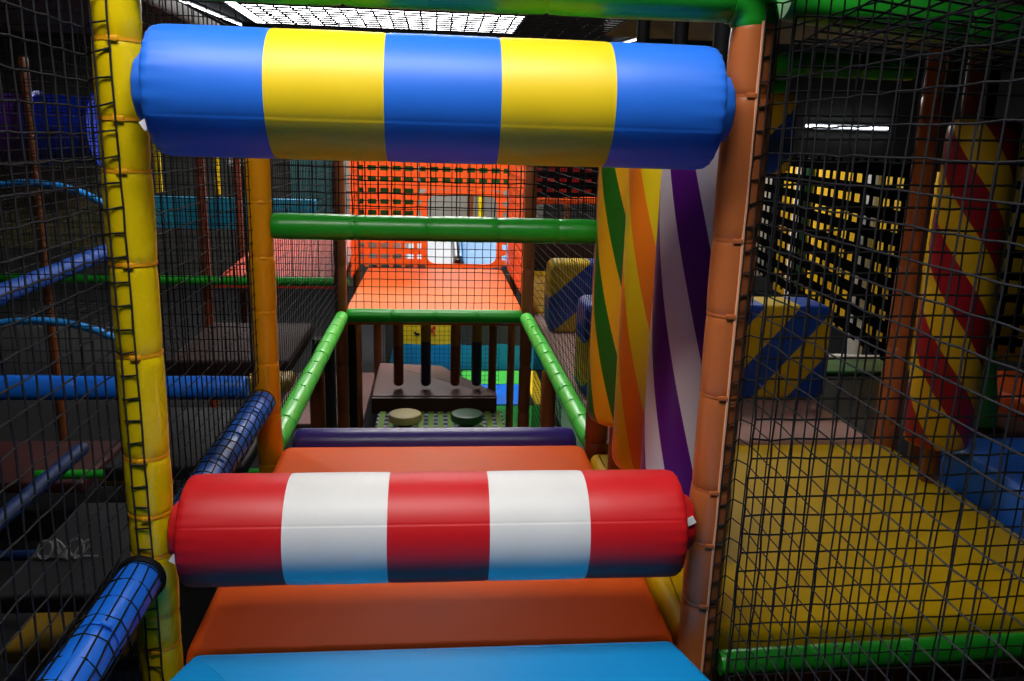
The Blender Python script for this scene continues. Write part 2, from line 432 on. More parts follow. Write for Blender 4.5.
# ---- front posts, elbow and beams
zj = [.159, .0215, -.072, -.246, -.426, -.641, -.766, -.858, -.996, -1.074]
padded('padded_post', (XL - .012, D1, -1.35), (XL + .010, D1, 0.5), 0.045, 'ypost', 'bright yellow padded post at the left end of both rollers', 'post',
       joints=[z + 1.35 for z in zj], ties=True, tiedir=(0.15, -1, 0), n=32)
zj2 = [.10, -.18, -.335, -.51, -.725, -.85, -1.0]
padded('padded_post', (XR, D1, -1.35), (XR, D1, 0.235), 0.045, 'brown', 'tan brown padded post at the right end of both rollers', 'post',
       joints=[z + 1.35 for z in zj2], ties=True, tiemat='brown', tiedir=(-0.2, -1, 0), n=32, seam=((0.02, -1, 0), 'peach'))
tb = root('padded_beam', (XL + 0.05, D1, TOP), 'green padded beam overhead joining the tops of the two front posts', 'beam')
Lb = XR - XL - 0.1
for a, b in ((0, .36), (.36, .74), (.74, Lb)):
    MB().lathe(sleeve_profile(b - a, 0.046), 28).build('foam_sleeve', 'green', tb, loc=(a, 0, 0), rot=(0, PI / 2, 0))
pts = [(Lb + 0.05 - 0.05 * C_(q), 0, -0.05 + 0.05 * S_(q)) for q in [PI / 2 + PI / 2 * -k / 8 for k in range(0, 9)]]
pts = [(Lb + 0.05 * S_(PI / 2 * k / 8), 0, -0.05 + 0.05 * C_(PI / 2 * k / 8)) for k in range(9)]
MB().tube(pts, [0.047] * 8 + [0.044], 24, up=(0, 1, 0)).build('elbow', 'green', tb)
padded('padded_beam', (XR + 0.055, D1, TOP + 0.005), (1.76, D1, TOP - 0.085), 0.043, 'green', 'green padded beam overhead to the right of the tan post', 'beam', nsec=3)
padded('padded_beam', (XR, D1 - 0.06, TOP + 0.03), (XR, 0.3, TOP + 0.03), 0.043, 'green', 'green padded beam overhead running forward from the tan post', 'beam', nsec=3)
padded('padded_beam', (XR + 0.05, D1 - 0.02, -1.162), (1.76, D1 - 0.02, -1.132), 0.031, 'green', 'green padded beam along the foot of the yellow deck on the right', 'beam', nsec=5, ties=True, tiemat='green', tiedir=(0, -1, 1))
# blue side beams
sb = padded('side_rail', (XL - 0.020, 0.4, -0.878), (XL - 0.016, 1.568, -0.892), 0.045, 'btube', 'blue padded side beam ending at the yellow front post', 'beam', nsec=5, ties=True, tiemat='btube', tiedir=(0.6, 0, 1))
MB().lathe([(-.012, .046), (-.008, .050), (.0, .051), (.006, .047), (.008, .02)], 28, lambda t, z: 1 + .015 * S_(t * 13), caps=False).build('end_band', 'black', sb, loc=(0, 0, 1.166))
padded('side_rail', (XL - 0.02, 1.70, -0.895), (XL - 0.02, 2.79, -0.915), 0.045, 'btube', 'blue padded side beam ending at the amber post, behind the lower roller', 'beam', nsec=5, ties=True, tiemat='btube', tiedir=(0.6, 0, 1))
padded('side_rail', (-0.67, 2.87, -0.885), (-2.4, 2.87, -0.885), 0.044, 'btube', 'blue padded beam running off to the left from the amber post', 'beam', nsec=6, ties=True, tiemat='btube', tiedir=(0, -1, .6))

# ---- second frame
padded('padded_post', (-0.594, D2, -1.35), (-0.594, D2, 0.16), 0.043, 'opost', 'amber padded post at the left of the open well, in the netting', 'post', nsec=8, ties=True, tiedir=(.3, -1, 0))
padded('padded_post', (XR, D2 + 0.02, -1.35), (XR, D2 + 0.02, 0.2), 0.044, 'redbrown', 'red brown padded post behind the green twisted roller', 'post', nsec=6)
padded('padded_beam', (-0.553, D2, -0.300), (0.568, D2, -0.300), 0.044, 'green', 'green padded beam across the well between the amber post and the twisted rollers', 'beam',
       joints=[.275, .53, .77, .98], ties=True, tiemat='green', tiedir=(0, -1, 1))
# the open well
padded('well_rail', (-0.59, 2.90, DECK + .0), (-0.59, 5.11, DECK), 0.043, 'lime', 'light green padded beam along the left side of the well', 'beam', nsec=11, ties=True, tiemat='lime', tiedir=(.3, 0, 1))
padded('well_rail', (0.606, 2.90, DECK + .0), (0.590, 5.11, DECK), 0.043, 'lime', 'light green padded beam along the right side of the well', 'beam', nsec=11, ties=True, tiemat='lime', tiedir=(-.3, 0, 1))
padded('well_rail', (-0.562, 5.165, DECK + .002), (0.562, 5.165, DECK + .002), 0.044, 'green', 'green padded beam across the far end of the well', 'beam', nsec=4, ties=True, tiemat='green', tiedir=(0, -1, 1))
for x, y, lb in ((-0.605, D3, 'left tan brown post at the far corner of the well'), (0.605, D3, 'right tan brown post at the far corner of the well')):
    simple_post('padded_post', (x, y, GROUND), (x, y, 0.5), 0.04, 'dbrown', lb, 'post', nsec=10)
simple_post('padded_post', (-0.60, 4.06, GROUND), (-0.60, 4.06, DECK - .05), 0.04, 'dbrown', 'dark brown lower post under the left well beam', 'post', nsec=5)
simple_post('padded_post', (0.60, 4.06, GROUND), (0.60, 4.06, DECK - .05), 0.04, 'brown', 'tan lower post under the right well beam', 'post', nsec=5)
simple_post('padded_post', (-0.60, 5.42, GROUND), (-0.60, 5.42, DECK - .11), 0.07, 'black', 'thick black column standing for the shade under the left front of the orange deck', 'post', nsec=1)  # dark column painting the shade between the lower posts
simple_post('padded_post', (-0.66, 4.75, GROUND), (-0.66, 4.75, DECK - .05), 0.07, 'charcoal', 'charcoal column standing for the shade under the left well beam', 'post', nsec=1)  # likewise a dark column in place of shade

# ---- twisted upright rollers
def twist_roller(x, y, z0, z1, r, mat, label, rz=0.0, group=None):
    rt = root('twist_roller', (x, y, z0), label, 'upright roller', group, rot=(0, 0, rz))
    L = z1 - z0
    prof = [(0, r * .80), (.006, r * .9), (.02, r * .965), (.045, r)] + [(.045 + (L - .09) * k / 12, r) for k in range(1, 13)] + [(L - .02, r * .965), (L - .006, r * .9), (L, r * .8)]
    MB().lathe(prof, 64).build('cover', mat, rt)
    MB().lathe([(DECK - z0, 0.03), (0.02, 0.03)], 16).build('axle_foot', 'dbrown', rt)
    MB().lathe([(L - .02, 0.02), (0.419 - z0, 0.02)], 16).build('axle', 'black', rt)
    return rt
TG = None
twist_roller(0.668, 1.97, -0.955, 0.04, 0.118, 'tw_purple', 'purple and white twisted upright roller beside the tan post')
twist_roller(0.660, 2.285, -0.955, 0.04, 0.118, 'tw_orange', 'orange and yellow twisted upright roller, middle of three beside the tan post')
twist_roller(0.632, 2.60, -0.915, 0.04, 0.112, 'tw_green', 'green and amber twisted upright roller against the red brown post')
twist_roller(1.725, 2.50, -0.97, 0.11, 0.108, 'tw_red', 'dark red and yellow twisted upright roller at the far right of the yellow deck')
tag(MB().pad(round_poly(rect(.62, 1.80, .72, 2.72), .02), .42, .47, .02).build('header_pad', 'olive'), 'olive yellow header pad holding the three twisted rollers overhead', 'pad')

# ---- right hand bay
mat_thing('deck_mat', [(0.582, 1.67), (1.76, 1.67), (1.785, 2.2), (1.785, 2.83), (1.73, 2.87), (0.665, 2.87), (0.665, 2.79), (0.575, 2.79)], DECK - 0.09, DECK, 'ymat', 'wide yellow deck mat on the right behind the netting', 0.03)
tag(MB().pad(round_poly(rect(0.60, 1.655, 1.7, 2.8), .02), -1.28, DECK - 0.095, .01).build('deck_board', 'redbrown'), 'brown board under the yellow deck mat', 'board')
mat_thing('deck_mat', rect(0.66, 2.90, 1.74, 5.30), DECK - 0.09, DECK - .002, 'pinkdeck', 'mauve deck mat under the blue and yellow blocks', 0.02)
mat_thing('deck_mat', rect(1.80, 1.55, 2.9, 2.62), -1.16, -0.99, 'blue', 'blue raised mat right of the red and yellow twisted roller', 0.03)
padded('padded_post', (1.79, D2 + .06, -1.35), (1.79, D2 + .06, 0.515), 0.045, 'brown', 'tan post behind the red and yellow twisted roller', 'post', nsec=6)
simple_post('padded_post', (2.02, 3.02, -1.3), (2.02, 3.02, 0.515), 0.04, 'dbrown', 'brown post just behind the red and yellow twisted roller top', 'post')
def striped_block(name, x0, x1, y, z0, z1, depth, mat, label, cat='block'):
    """upright block: outline in x-z with rounded corners, own x-z carries the stripes"""
    m = MB().pad(round_poly(rect(0, 0, x1 - x0, z1 - z0), 0.05), 0, depth, 0.025)
    m.v = [(a, c, b) for a, b, c in m.v]; m.f = [tuple(reversed(f)) for f in m.f]
    return tag(m.build(name, mat, loc=(x0, y, z0)), label, cat)
striped_block('striped_block', 0.655, 1.79, 3.42, DECK, -0.675, 0.25, 'blk_stripe', 'wide blue and yellow striped block across the mauve mat behind the tan post')
M['blk2'] = diag('blue and yellow stripes with blue edge', (24, 70, 176), (210, 176, 20), 0.46, -0.9, 0.02)
striped_block('striped_block', 0.68, 1.25, 4.72, DECK, -0.68, 0.2, 'blk2', 'farther blue and yellow striped block beside the right well net')
striped_block('hanging_pad', 0.99, 1.52, 3.42, -0.10, 0.235, 0.1, 'blk_stripe', 'blue and yellow striped pad hanging high behind the tan post')
# wedge and pad at far right
m = MB(); m.lathe([(0, .065), (.03, .062), (.27, .02), (.29, .012)], 28)
tag(m.build('foam_cone', 'lime', loc=(2.07, 2.76, -0.99)), 'green foam cone at the right, behind the blue raised mat', 'cone')
mat_thing('deck_mat', rect(2.3, 2.66, 2.62, 3.3), -1.16, -0.93, 'orange', 'orange raised mat behind the blue raised mat at the far right', .03)
tag(MB().pad(rect(2.0, 2.64, 2.29, 2.9), -1.3, -0.992, .02).build('deck_board', 'darkedge'), 'dark board under the green foam cone', 'board')
# black strap wall, running away to the right of the mauve mat
a = Vector((1.90, 3.06, -0.875)); dv = Vector((0.166, 1, 0)).normalized()
strap_net('strap_netting', a, dv * 2.9, (0, 0, 0.85), 23, 9, 0.048, 0.054, 'blackstrap', 'black strap netting wall in front of yellow panels on the right')
strap_net('strap_netting', (2.42, 3.75, -0.92), Vector((0.9, -0.5, 0)), (0, 0, 0.95), 14, 9, 0.022, 0.040, 'blackstrap', 'black strap netting at the far right edge before a yellow panel')
def panel(name, a, b, th, z0, z1, mat, label, cat='panel'):
    a, b = Vector((a[0], a[1])), Vector((b[0], b[1])); L = (b - a).length
    o = MB().pad(round_poly(rect(0, 0, L, th), .01), 0, z1 - z0, 0.01).build(name, mat, loc=(a.x, a.y, z0), rot=(0, 0, math.atan2(b.y - a.y, b.x - a.x)))
    return tag(o, label, cat)
panel('padded_screen', (2.95, 4.2), (3.3, 7.4), .08, -1.3, -0.1, 'ymat', 'long yellow padded panel behind the black strap wall')
panel('padded_screen', (2.50, 3.90), (3.42, 3.39), .08, -1.0, 0.05, 'yellow', 'yellow padded panel at the far right edge behind black straps')
simple_post('padded_post', (2.72, 4.9, GROUND), (2.72, 4.9, -.06), .05, 'white', 'white post standing behind the black strap wall, nearer one', 'post')
simple_post('padded_post', (2.9, 6.3, GROUND), (2.9, 6.3, -.06), .06, 'white', 'white post standing behind the black strap wall, farther one', 'post')
simple_post('padded_post', (2.62, 5.6, GROUND), (2.62, 5.6, -.06), .035, 'dgreen', 'dark green post standing behind the black strap wall', 'post')
panel('padded_screen', (2.35, 7.4), (3.2, 7.6), .06, -1.2, -0.1, 'white', 'white panel seen through the far end of the black strap wall')
panel('padded_screen', (1.95, 4.6), (2.8, 4.5), .06, GROUND, -1.2, 'white', 'white low panel under the black strap wall')
mat_thing('bench_pad', rect(1.95, 4.15, 2.7, 4.42), -1.22, -1.185, 'dgreen', 'green pad under the black strap wall', .02, cat='pad')
for y, c in ((D2 + .1, 'right bay'), (4.06, 'strap wall')):
    simple_post('overhead_beam', (0.67, y, TOP + .02), (1.72, y, TOP + .02), 0.043, 'green', 'green overhead beam %s' % ('above the red and yellow twisted roller' if c == 'right bay' else 'above the near end of the black strap wall'), 'beam', nsec=5)  # padded overhead beams, left without posts at their ends

# ---- orange deck and its strap walls
m = MB().pad(round_poly(rect(-0.60, 5.28, 0.60, 7.2), .04), DECK - .09, DECK + 0.0, .025)
tag(m.build('deck_mat', 'coral'), 'bright orange deck mat at the far end of the well', 'mat')
ow = strap_net('strap_netting', (-0.66, 7.25, DECK), (1.29, 0, 0), (0, 0, 1.15), 12, 12, 0.034, 0.053, 'orangestrap', 'orange strap netting back wall with a square opening', hole=(0.585, 1.205, 0.03, 0.64), vmat='orangestrap')
inner = round_poly(rect(-.075, .035, .545, .64), .09, 6); outer = round_poly(rect(-.125, -.0, .595, .685), .10, 6); m = MB(); nn = len(inner)
m.add([(x, 7.242, DECK + z) for x, z in inner] + [(x, 7.242, DECK + z) for x, z in outer] + [(x, 7.258, DECK + z) for x, z in inner] + [(x, 7.258, DECK + z) for x, z in outer],
      [q for k in range(nn) for q in ((k, (k + 1) % nn, nn + (k + 1) % nn, nn + k), (3 * nn + k, 3 * nn + (k + 1) % nn, 2 * nn + (k + 1) % nn, 2 * nn + k),
                                      (k, 2 * nn + k, 2 * nn + (k + 1) % nn, (k + 1) % nn), (nn + k, nn + (k + 1) % nn, 3 * nn + (k + 1) % nn, 3 * nn + k))])
m.build('opening_border', 'orangestrap', ow, smooth=False)
strap_net('strap_netting', (0.64, 5.45, DECK), (0, 1.78, 0), (0, 0, 1.15), 14, 11, 0.07, 0.07, 'orangestrap', 'orange strap netting side wall right of the orange deck')
strap_net('strap_netting', (-0.68, 6.6, DECK), (0, 0.64, 0), (0, 0, 1.15), 5, 11, 0.07, 0.07, 'orangestrap', 'orange strap netting side wall left of the orange deck')
for x, lb in ((-0.70, 'dark post left of the orange strap wall'), (0.71, 'dark post right of the orange strap wall')):
    simple_post('padded_post', (x, 7.3, GROUND), (x, 7.3, .5), .035, 'dbrown', lb, 'post', nsec=9)
panel('padded_screen', (-0.75, 7.55), (-0.16, 7.55), .05, -0.74, 0.2, 'greenpanel', 'green panel behind the left of the orange strap wall')
panel('padded_screen', (-0.71, 7.60), (-0.32, 7.60), .05, -1.15, -0.76, 'white', 'white panel behind the lower left of the orange strap wall')
panel('padded_screen', (-0.14, 7.55), (0.75, 7.55), .05, -0.42, 0.2, 'greenpanel', 'green panel behind the top of the orange strap wall')
def slide(name, x0, x1, mat, label):
    prof = [(-.5, .22), (-.46, .22), (-.42, .03), (-.35, 0), (.35, 0), (.42, .03), (.46, .22), (.5, .22)]
    m = MB(); w = x1 - x0
    vs = []; n = len(prof)
    for yy, zz in ((7.40, -1.10), (7.8, -1.02), (8.35, -0.92)):
        for px, pz in prof: vs.append((x0 + (px + .5) * w, yy, zz + pz * .35))
        for px, pz in reversed(prof): vs.append((x0 + (px + .5) * w, yy, zz + pz * .35 - 0.04))
    N2 = 2 * n; fs = []
    for i in range(2):
        for k in range(N2): fs.append((i * N2 + k, i * N2 + (k + 1) % N2, (i + 1) * N2 + (k + 1) % N2, (i + 1) * N2 + k))
    fs.append(tuple(range(N2 - 1, -1, -1))); fs.append(tuple(2 * N2 + k for k in range(N2)))
    m.add(vs, fs); return tag(m.build(name, mat), label, 'slide')
slide('slide_lane', 0.22, 0.75, 'midturq', 'blue slide lane seen through the opening of the orange strap wall')
slide('slide_lane', -0.30, 0.20, 'dimwhite', 'white slide lane seen through the opening of the orange strap wall')
panel('padded_screen', (0.0, 8.42), (1.0, 8.42), .06, -1.0, -0.80, 'pink', 'mauve pad at the top of the slide lanes')
simple_post('padded_post', (0.43, 10.2, GROUND), (0.43, 10.2, .5), .04, 'dbrown', 'brown post seen through the opening of the orange strap wall', 'post')
simple_post('padded_post', (0.56, 10.2, GROUND), (0.56, 10.2, .5), .03, 'ypost', 'slim yellow post seen through the opening of the orange strap wall', 'post')
panel('padded_screen', (-1.6, 10.6), (1.4, 10.6), .08, -1.1, -0.3, 'greygrey', 'grey panel behind the slide lanes')

# ---- far right of the well
strap_net('strap_netting', (0.80, 7.3, -0.5), (1.0, 0, 0), (0, 0, 0.55), 9, 6, 0.05, 0.06, 'blackstrap', 'black strap netting right of the orange strap wall')
panel('padded_screen', (0.8, 7.6), (1.7, 7.6), .05, -0.45, 0.1, 'red', 'red panel behind the black straps right of the orange strap wall')
simple_post('padded_beam', (0.78, 7.2, -0.50), (1.8, 7.2, -0.47), .03, 'orange', 'orange beam under the black straps right of the orange strap wall', 'beam')
panel('padded_screen', (0.75, 7.2), (1.8, 7.2), .5, -1.11, -0.87, 'brownmat', 'mauve brown low pad behind the farther striped block')
mat_thing('deck_mat', rect(.70, 5.34, 1.8, 7.15), DECK - .09, DECK, 'ymat', 'yellow deck mat behind the farther striped block', .02)
simple_post('padded_post', (0.95, 8.3, -1.2), (0.95, 8.3, -0.3), .035, 'ypost', 'yellow post right of the orange deck behind the mauve brown pad', 'post')
simple_post('padded_post', (1.35, 8.3, -1.2), (1.35, 8.3, -0.3), .035, 'dbrown', 'brown post right of the orange deck behind the mauve brown pad', 'post')

# ---- lower level under the orange deck
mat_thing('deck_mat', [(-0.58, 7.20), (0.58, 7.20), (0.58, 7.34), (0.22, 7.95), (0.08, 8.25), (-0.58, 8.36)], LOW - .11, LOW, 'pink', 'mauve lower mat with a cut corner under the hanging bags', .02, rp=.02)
tag(MB().box((-.575, 7.165, LOW - .16), (.575, 7.2, LOW - .012)).build('mat_edge_pad', 'darkedge', smooth=False), 'dark maroon edge pad in front of the mauve lower mat', 'pad')
strap_net('strap_netting', (-0.51, 5.5, LOW - .13), (1.13, 0, 0), (0, 1.62, 0), 13, 32, 0.052, 0.034, 'greenstrap', 'lime green, white and navy strap netting floor under the two round stools', cat='strap net', rowmats=['whitestrap', 'navystrap'])
mat_thing('floor_mat', rect(-0.48, 5.4, 0.0, 7.3), LOW - .26, LOW - .2, 'white', 'white floor mat under the left of the lime strap floor', .01)
mat_thing('floor_mat', rect(0.02, 5.4, 0.62, 7.3), LOW - .26, LOW - .2, 'sky', 'pale blue floor mat under the right of the lime strap floor', .01)
def stool(x, y, mat, label):
    rt = root('round_stool', (x, y, LOW - .1235), label, 'stool')
    MB().lathe([(0, .06), (.05, .06)], 24).build('stem', 'charcoal', rt)
    MB().lathe([(.05, .12), (.055, .136), (.07, .142), (.10, .142), (.118, .136), (.125, .12), (.127, .05)], 40).build('seat_pad', mat, rt)
stool(-0.253, 6.72, 'cream', 'cream round stool on the lime strap floor')
stool(0.282, 6.72, 'dgreen', 'dark green round stool on the lime strap floor')
def bag(x, y, two, label):
    rt = root('hanging_bag', (x, y, -2.27), label, 'hanging bag', None)
    r = .047; split = .44 if two else .40; top = 1.03
    MB().lathe([(0, .012), (.006, .028), (.016, .04), (.034, r), (split, r)], 24).build('lower_sleeve', 'navyb' if two else 'redbrown', rt)
    MB().lathe([(split, r), (split + .01, r * 1.01), (top - .02, r), (top, r * .8)], 24).build('upper_sleeve', 'olive' if two else 'bagbrown', rt)
M['navyb'] = vinyl('dark navy vinyl', (26, 26, 84), 0.45)
bag(-0.339, 7.42, 0, 'brown hanging bag, leftmost of the four under the orange deck')
bag(-0.083, 7.42, 1, 'navy and olive hanging bag left of the middle under the orange deck')
bag(0.194, 7.42, 0, 'brown hanging bag right of the middle under the orange deck')
bag(0.396, 7.42, 1, 'navy and olive hanging bag, rightmost of the four under the orange deck')
simple_post('padded_post', (-0.60, 8.42, GROUND), (-0.60, 8.42, DECK - .1), .045, 'dbrown', 'dark brown post at the back left of the mauve lower mat', 'post')
simple_post('padded_post', (0.56, 7.62, GROUND), (0.56, 7.62, DECK - .1), .04, 'dbrown', 'dark brown post at the right of the mauve lower mat', 'post')
simple_post('padded_post', (0.24, 8.5, GROUND), (0.24, 8.5, DECK - .1), .04, 'dbrown', 'dark brown post close behind the third hanging bag', 'post')
plane_net('safety_net', (-0.6, 8.55, GROUND + .1), (1.3, 0, 0), (0, 0, 1.5), 0.05, .0018, 'black net behind the hanging bags under the orange deck', jit=0, step=40)
# mural and floor mats
rt = root('mural_panel', (-0.6, 9.62, GROUND), 'beach picture panel with a red crab and turquoise water under the orange deck', 'mural')
MB().box((0, 0, 0), (2.6, .05, 1.2)).build('board', 'concrete', rt, smooth=False)
m = MB(); pol = [(.13, .33), (.86, .33), (.86, 1.18), (.02, 1.18), (.08, .8)]
m.add([(x, -.004, z) for x, z in pol] + [(x, .001, z) for x, z in pol], [tuple(range(5)), tuple(range(9, 4, -1))] + [(k, k + 5, (k + 1) % 5 + 5, (k + 1) % 5) for k in range(5)]); m.build('sand', 'yellow', rt, smooth=False)
m = MB(); top = [(.10 + 2.4 * k / 24, .33 + .014 * S_(k * 1.1)) for k in range(25)]; pol = [(.04, .02), (2.55, .02)] + top[::-1]; n = len(pol)
m.add([(x, -.008, z) for x, z in pol] + [(x, .001, z) for x, z in pol], [tuple(range(n)), tuple(range(2 * n - 1, n - 1, -1))] + [(k, k + n, (k + 1) % n + n, (k + 1) % n) for k in range(n)]); m.build('water', 'turq', rt, smooth=False)
def disc(m, cx, cz, rx, rz, y0=-.012, n=14): 
    pol = [(cx + rx * C_(2 * PI * k / n), cz + rz * S_(2 * PI * k / n)) for k in range(n)]
    m.add([(x, y0, z) for x, z in pol] + [(x, .0, z) for x, z in pol], [tuple(range(n)), tuple(range(2 * n - 1, n - 1, -1))] + [(k, k + n, (k + 1) % n + n, (k + 1) % n) for k in range(n)])
m = MB(); disc(m, .53, .505, .055, .035); disc(m, .47, .54, .022, .02); disc(m, .59, .54, .022, .02)
for s in (-1, 1):
    for q in (0, 1, 2): disc(m, .53 + s * (.055 + .01 * q), .485 - .02 * q, .012, .006)
m.build('crab', 'red', rt, smooth=False)
m = MB(); disc(m, .39, .46, .03, .018); disc(m, .36, .48, .014, .012); m.build('dark_fish', 'charcoal', rt, smooth=False)
for x0, x1, y0, y1, mt, lb in ((-0.3, .30, 8.7, 9.5, 'blue', 'blue floor mat before the beach picture'), (.32, 1.05, 8.95, 9.5, 'lime', 'light green floor mat before the beach picture'),
                               (.32, .98, 8.2, 8.93, 'btube', 'bright blue floor mat right of the mauve lower mat'), (1.07, 1.24, 8.2, 9.5, 'yellow', 'narrow yellow floor mat right of the light green one'),
                               (.64, 1.2, 5.9, 8.15, 'green', 'long green floor mat right of the mauve lower mat'), (1.25, 1.9, 5.6, 9.2, 'dgreen', 'dark green floor mat under the right bay'),
                               (-1.6, -.7, 7.6, 9.4, 'pink', 'mauve floor mat left of the beach picture')):
    mat_thing('floor_mat', rect(x0, y0, x1, y1), GROUND, GROUND + .04, mt, lb, .01)

# ---- left side
mat_thing('deck_mat', rect(-1.35, 4.06, -0.74, 4.95), DECK - .1, DECK, 'brownmat', 'brown deck mat left of the well behind the netting', .02)
mat_thing('deck_mat', rect(-0.92, 3.86, -0.70, 4.03), -1.22, -1.15, 'olive', 'olive yellow step mat below the brown deck mat', .02)
simple_post('padded_beam', (-0.68, 6.42, DECK), (-3.6, 6.42, DECK), .036, 'green', 'green padded beam far back on the left in front of the orange ramp', 'beam', nsec=9)
m = MB(); vs = [(-1.74, 6.56, DECK - .02), (-.74, 6.56, DECK - .02), (-.74, 8.0, -.90), (-1.55, 8.0, -.90)]
vs2 = [(x, y, z - .06) for x, y, z in vs]
m.add(vs + vs2, [(0, 1, 2, 3), (7, 6, 5, 4), (0, 4, 5, 1), (1, 5, 6, 2), (2, 6, 7, 3), (3, 7, 4, 0)]); tag(m.build('ramp_mat', 'redorange', smooth=False), 'orange ramp mat far back on the left', 'mat')
panel('padded_screen', (-2.9, 8.4), (-1.2, 8.4), .1, -0.93, -0.62, 'turq', 'blue padded panel far back on the left')
panel('padded_screen', (-2.35, 9.6), (-1.95, 9.6), .06, -.35, .2, 'white', 'white panel far back on the left behind the posts')
panel('padded_screen', (-1.24, 10.3), (-.72, 10.3), .06, -1.0, .3, 'greygrey', 'grey panel far back between the amber post and the orange strap wall')
panel('padded_screen', (-1.75, 10.2), (-1.25, 10.2), .06, -1.0, .3, 'teal', 'teal panel far back beside the amber post')
for x, lb in ((-2.55, 'slim yellow post, leftmost of two far back on the left'), (-2.02, 'slim yellow post, nearer the amber post of two far back on the left')):
    simple_post('padded_post', (x, 7.9, -.55), (x, 7.9, .4), .03, 'ypost', lb, 'post')
simple_post('padded_post', (-2.99, 6.5, GROUND), (-2.99, 6.5, .5), .036, 'dbrown', 'brown post behind the left net under the blue hoops', 'post', nsec=12)
simple_post('padded_post', (-1.79, 6.5, GROUND), (-1.79, 6.5, .5), .036, 'redbrown', 'red brown post at the left foot of the orange ramp', 'post', nsec=12)
simple_post('padded_post', (-1.80, 7.72, GROUND), (-1.80, 7.72, .5), .034, 'redbrown', 'red brown post beside the top of the orange ramp', 'post', nsec=12)
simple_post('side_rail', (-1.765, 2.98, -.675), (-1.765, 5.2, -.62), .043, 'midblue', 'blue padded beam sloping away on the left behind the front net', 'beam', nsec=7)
def hoop(cx, cz, a, b, y, r, label):
    pts = [(cx - a * C_(PI * k / 28), y, cz + b * S_(PI * k / 28)) for k in range(29)]
    o = MB().tube(pts, r, 10, up=(0, 1, 0)).build('tunnel_hoop', 'hoopblue')
    return tag(o, label, 'hoop')
hoop(-2.47, -.725, .6, .4, 5.28, .024, 'blue padded hoop of the upper net tunnel on the left')
hoop(-2.53, -1.595, .7, .41, 5.28, .024, 'blue padded hoop of the lower net tunnel on the left')
def tunnel_net(cx, cz, a, b, y0, y1, label):
    def P(u, v):
        q = PI * u / 24
        return Vector((cx - a * C_(q), y0 + (y1 - y0) * v / 10, cz + b * S_(q)))
    return net('tunnel_net', P, 24, 10, .0022, label, mat='cordgrey', jit=.001, nrm=Vector((0, 0, 1)))
tunnel_net(-2.47, -.73, .58, .38, 5.3, 6.1, 'net tunnel behind the upper blue hoop')
tunnel_net(-2.53, -1.6, .68, .39, 5.3, 6.1, 'net tunnel behind the lower blue hoop')
M['olivegrey'] = vinyl('olive grey board', (128, 122, 84), .7)
panel('padded_screen', (-4.4, 7.6), (-2.75, 7.6), .06, -1.05, -.32, 'olivegrey', 'olive grey panel behind the upper blue hoop')
panel('padded_screen', (-4.4, 7.0), (-2.55, 7.0), .06, -2.15, -1.62, 'metal', 'grey panel behind the lower blue hoop')
# tube slide
rt = root('tube_slide', (-4.5, 7.2, 0.0), 'purple and blue tube slide high up on the left', 'tube slide', rot=(0, PI / 2, 0))
def slide_ring(z0, z1, r, mat, nm):
    MB().lathe([(z0, r + .03), (z0 + .03, r + .03), (z0 + .035, r), ((z0 + z1) / 2, r * 1.01), (z1 - .035, r), (z1 - .03, r + .03), (z1, r + .03)], 40).build(nm, mat, rt)
slide_ring(0, 1.25, .27, 'purple', 'purple_section'); slide_ring(1.25, 1.75, .27, 'slideblue', 'blue_section')
MB().lathe([(0, .03), (.01, .03)], 16).build('bolt_hole', 'black', rt, loc=(.03, -.268, 1.47), rot=(PI / 2, 0, 0))
# lower left
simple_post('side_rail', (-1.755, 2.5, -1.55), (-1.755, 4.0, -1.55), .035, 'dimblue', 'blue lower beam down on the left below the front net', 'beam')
simple_post('side_rail', (-0.75, 5.2, -2.2), (-2.6, 5.2, -2.2), .03, 'green', 'green lower beam down on the left', 'beam')
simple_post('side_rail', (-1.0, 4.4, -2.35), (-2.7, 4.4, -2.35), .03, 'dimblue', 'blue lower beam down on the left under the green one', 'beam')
for x0, y0, x1, y1, z, mt, lb in ((-2.0, 3.5, -1.45, 4.2, -2.35, 'olive', 'olive yellow mat low down on the left'), (-1.9, 2.5, -.8, 3.4, -2.4, 'navyblue', 'dark blue mat low down on the left'),
                                  (-3.3, 5.3, -2.35, 6.1, -2.3, 'darkred', 'dark red mat low down at the far left'), (-2.3, 5.4, -1.8, 6.2, -2.3, 'olive', 'olive mat beside the dark red mat low on the left'),
                                  (-1.7, 2.95, -1.1, 3.8, -1.75, 'charcoal', 'charcoal shelf mat low on the left holding pale cord'), (-1.72, 4.1, -1.0, 5.1, -1.7, 'charcoal', 'charcoal shelf mat under the brown deck mat')):
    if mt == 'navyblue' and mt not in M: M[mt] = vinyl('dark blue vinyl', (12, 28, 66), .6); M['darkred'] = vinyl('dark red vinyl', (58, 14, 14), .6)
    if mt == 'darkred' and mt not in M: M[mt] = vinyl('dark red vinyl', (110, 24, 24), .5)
    mat_thing('deck_mat', rect(x0, y0, x1, y1), z - .08, z, mt, lb, .02)
m = MB()
for k, (cx, cy) in enumerate(((0, 0), (.055, .01), (.075, -.005), (.12, .015), (.15, 0))):
    m.tube([(cx + .03 * C_(2 * PI * q / 20 + k), cy + .02 * S_(2 * PI * q / 20), .038 + .032 * S_(2 * PI * q / 20)) for q in range(21)], .0045, 6, caps=False, up=(0, 1, 0))
m.tube([(-.05 + .26 * q / 12, .004 * S_(q), .007) for q in range(13)], .0045, 6)
tag(m.build('cord_coil', 'palerope', loc=(-1.62, 3.25, -1.75)), 'pale cord lying in loops on the charcoal shelf mat', 'cord')

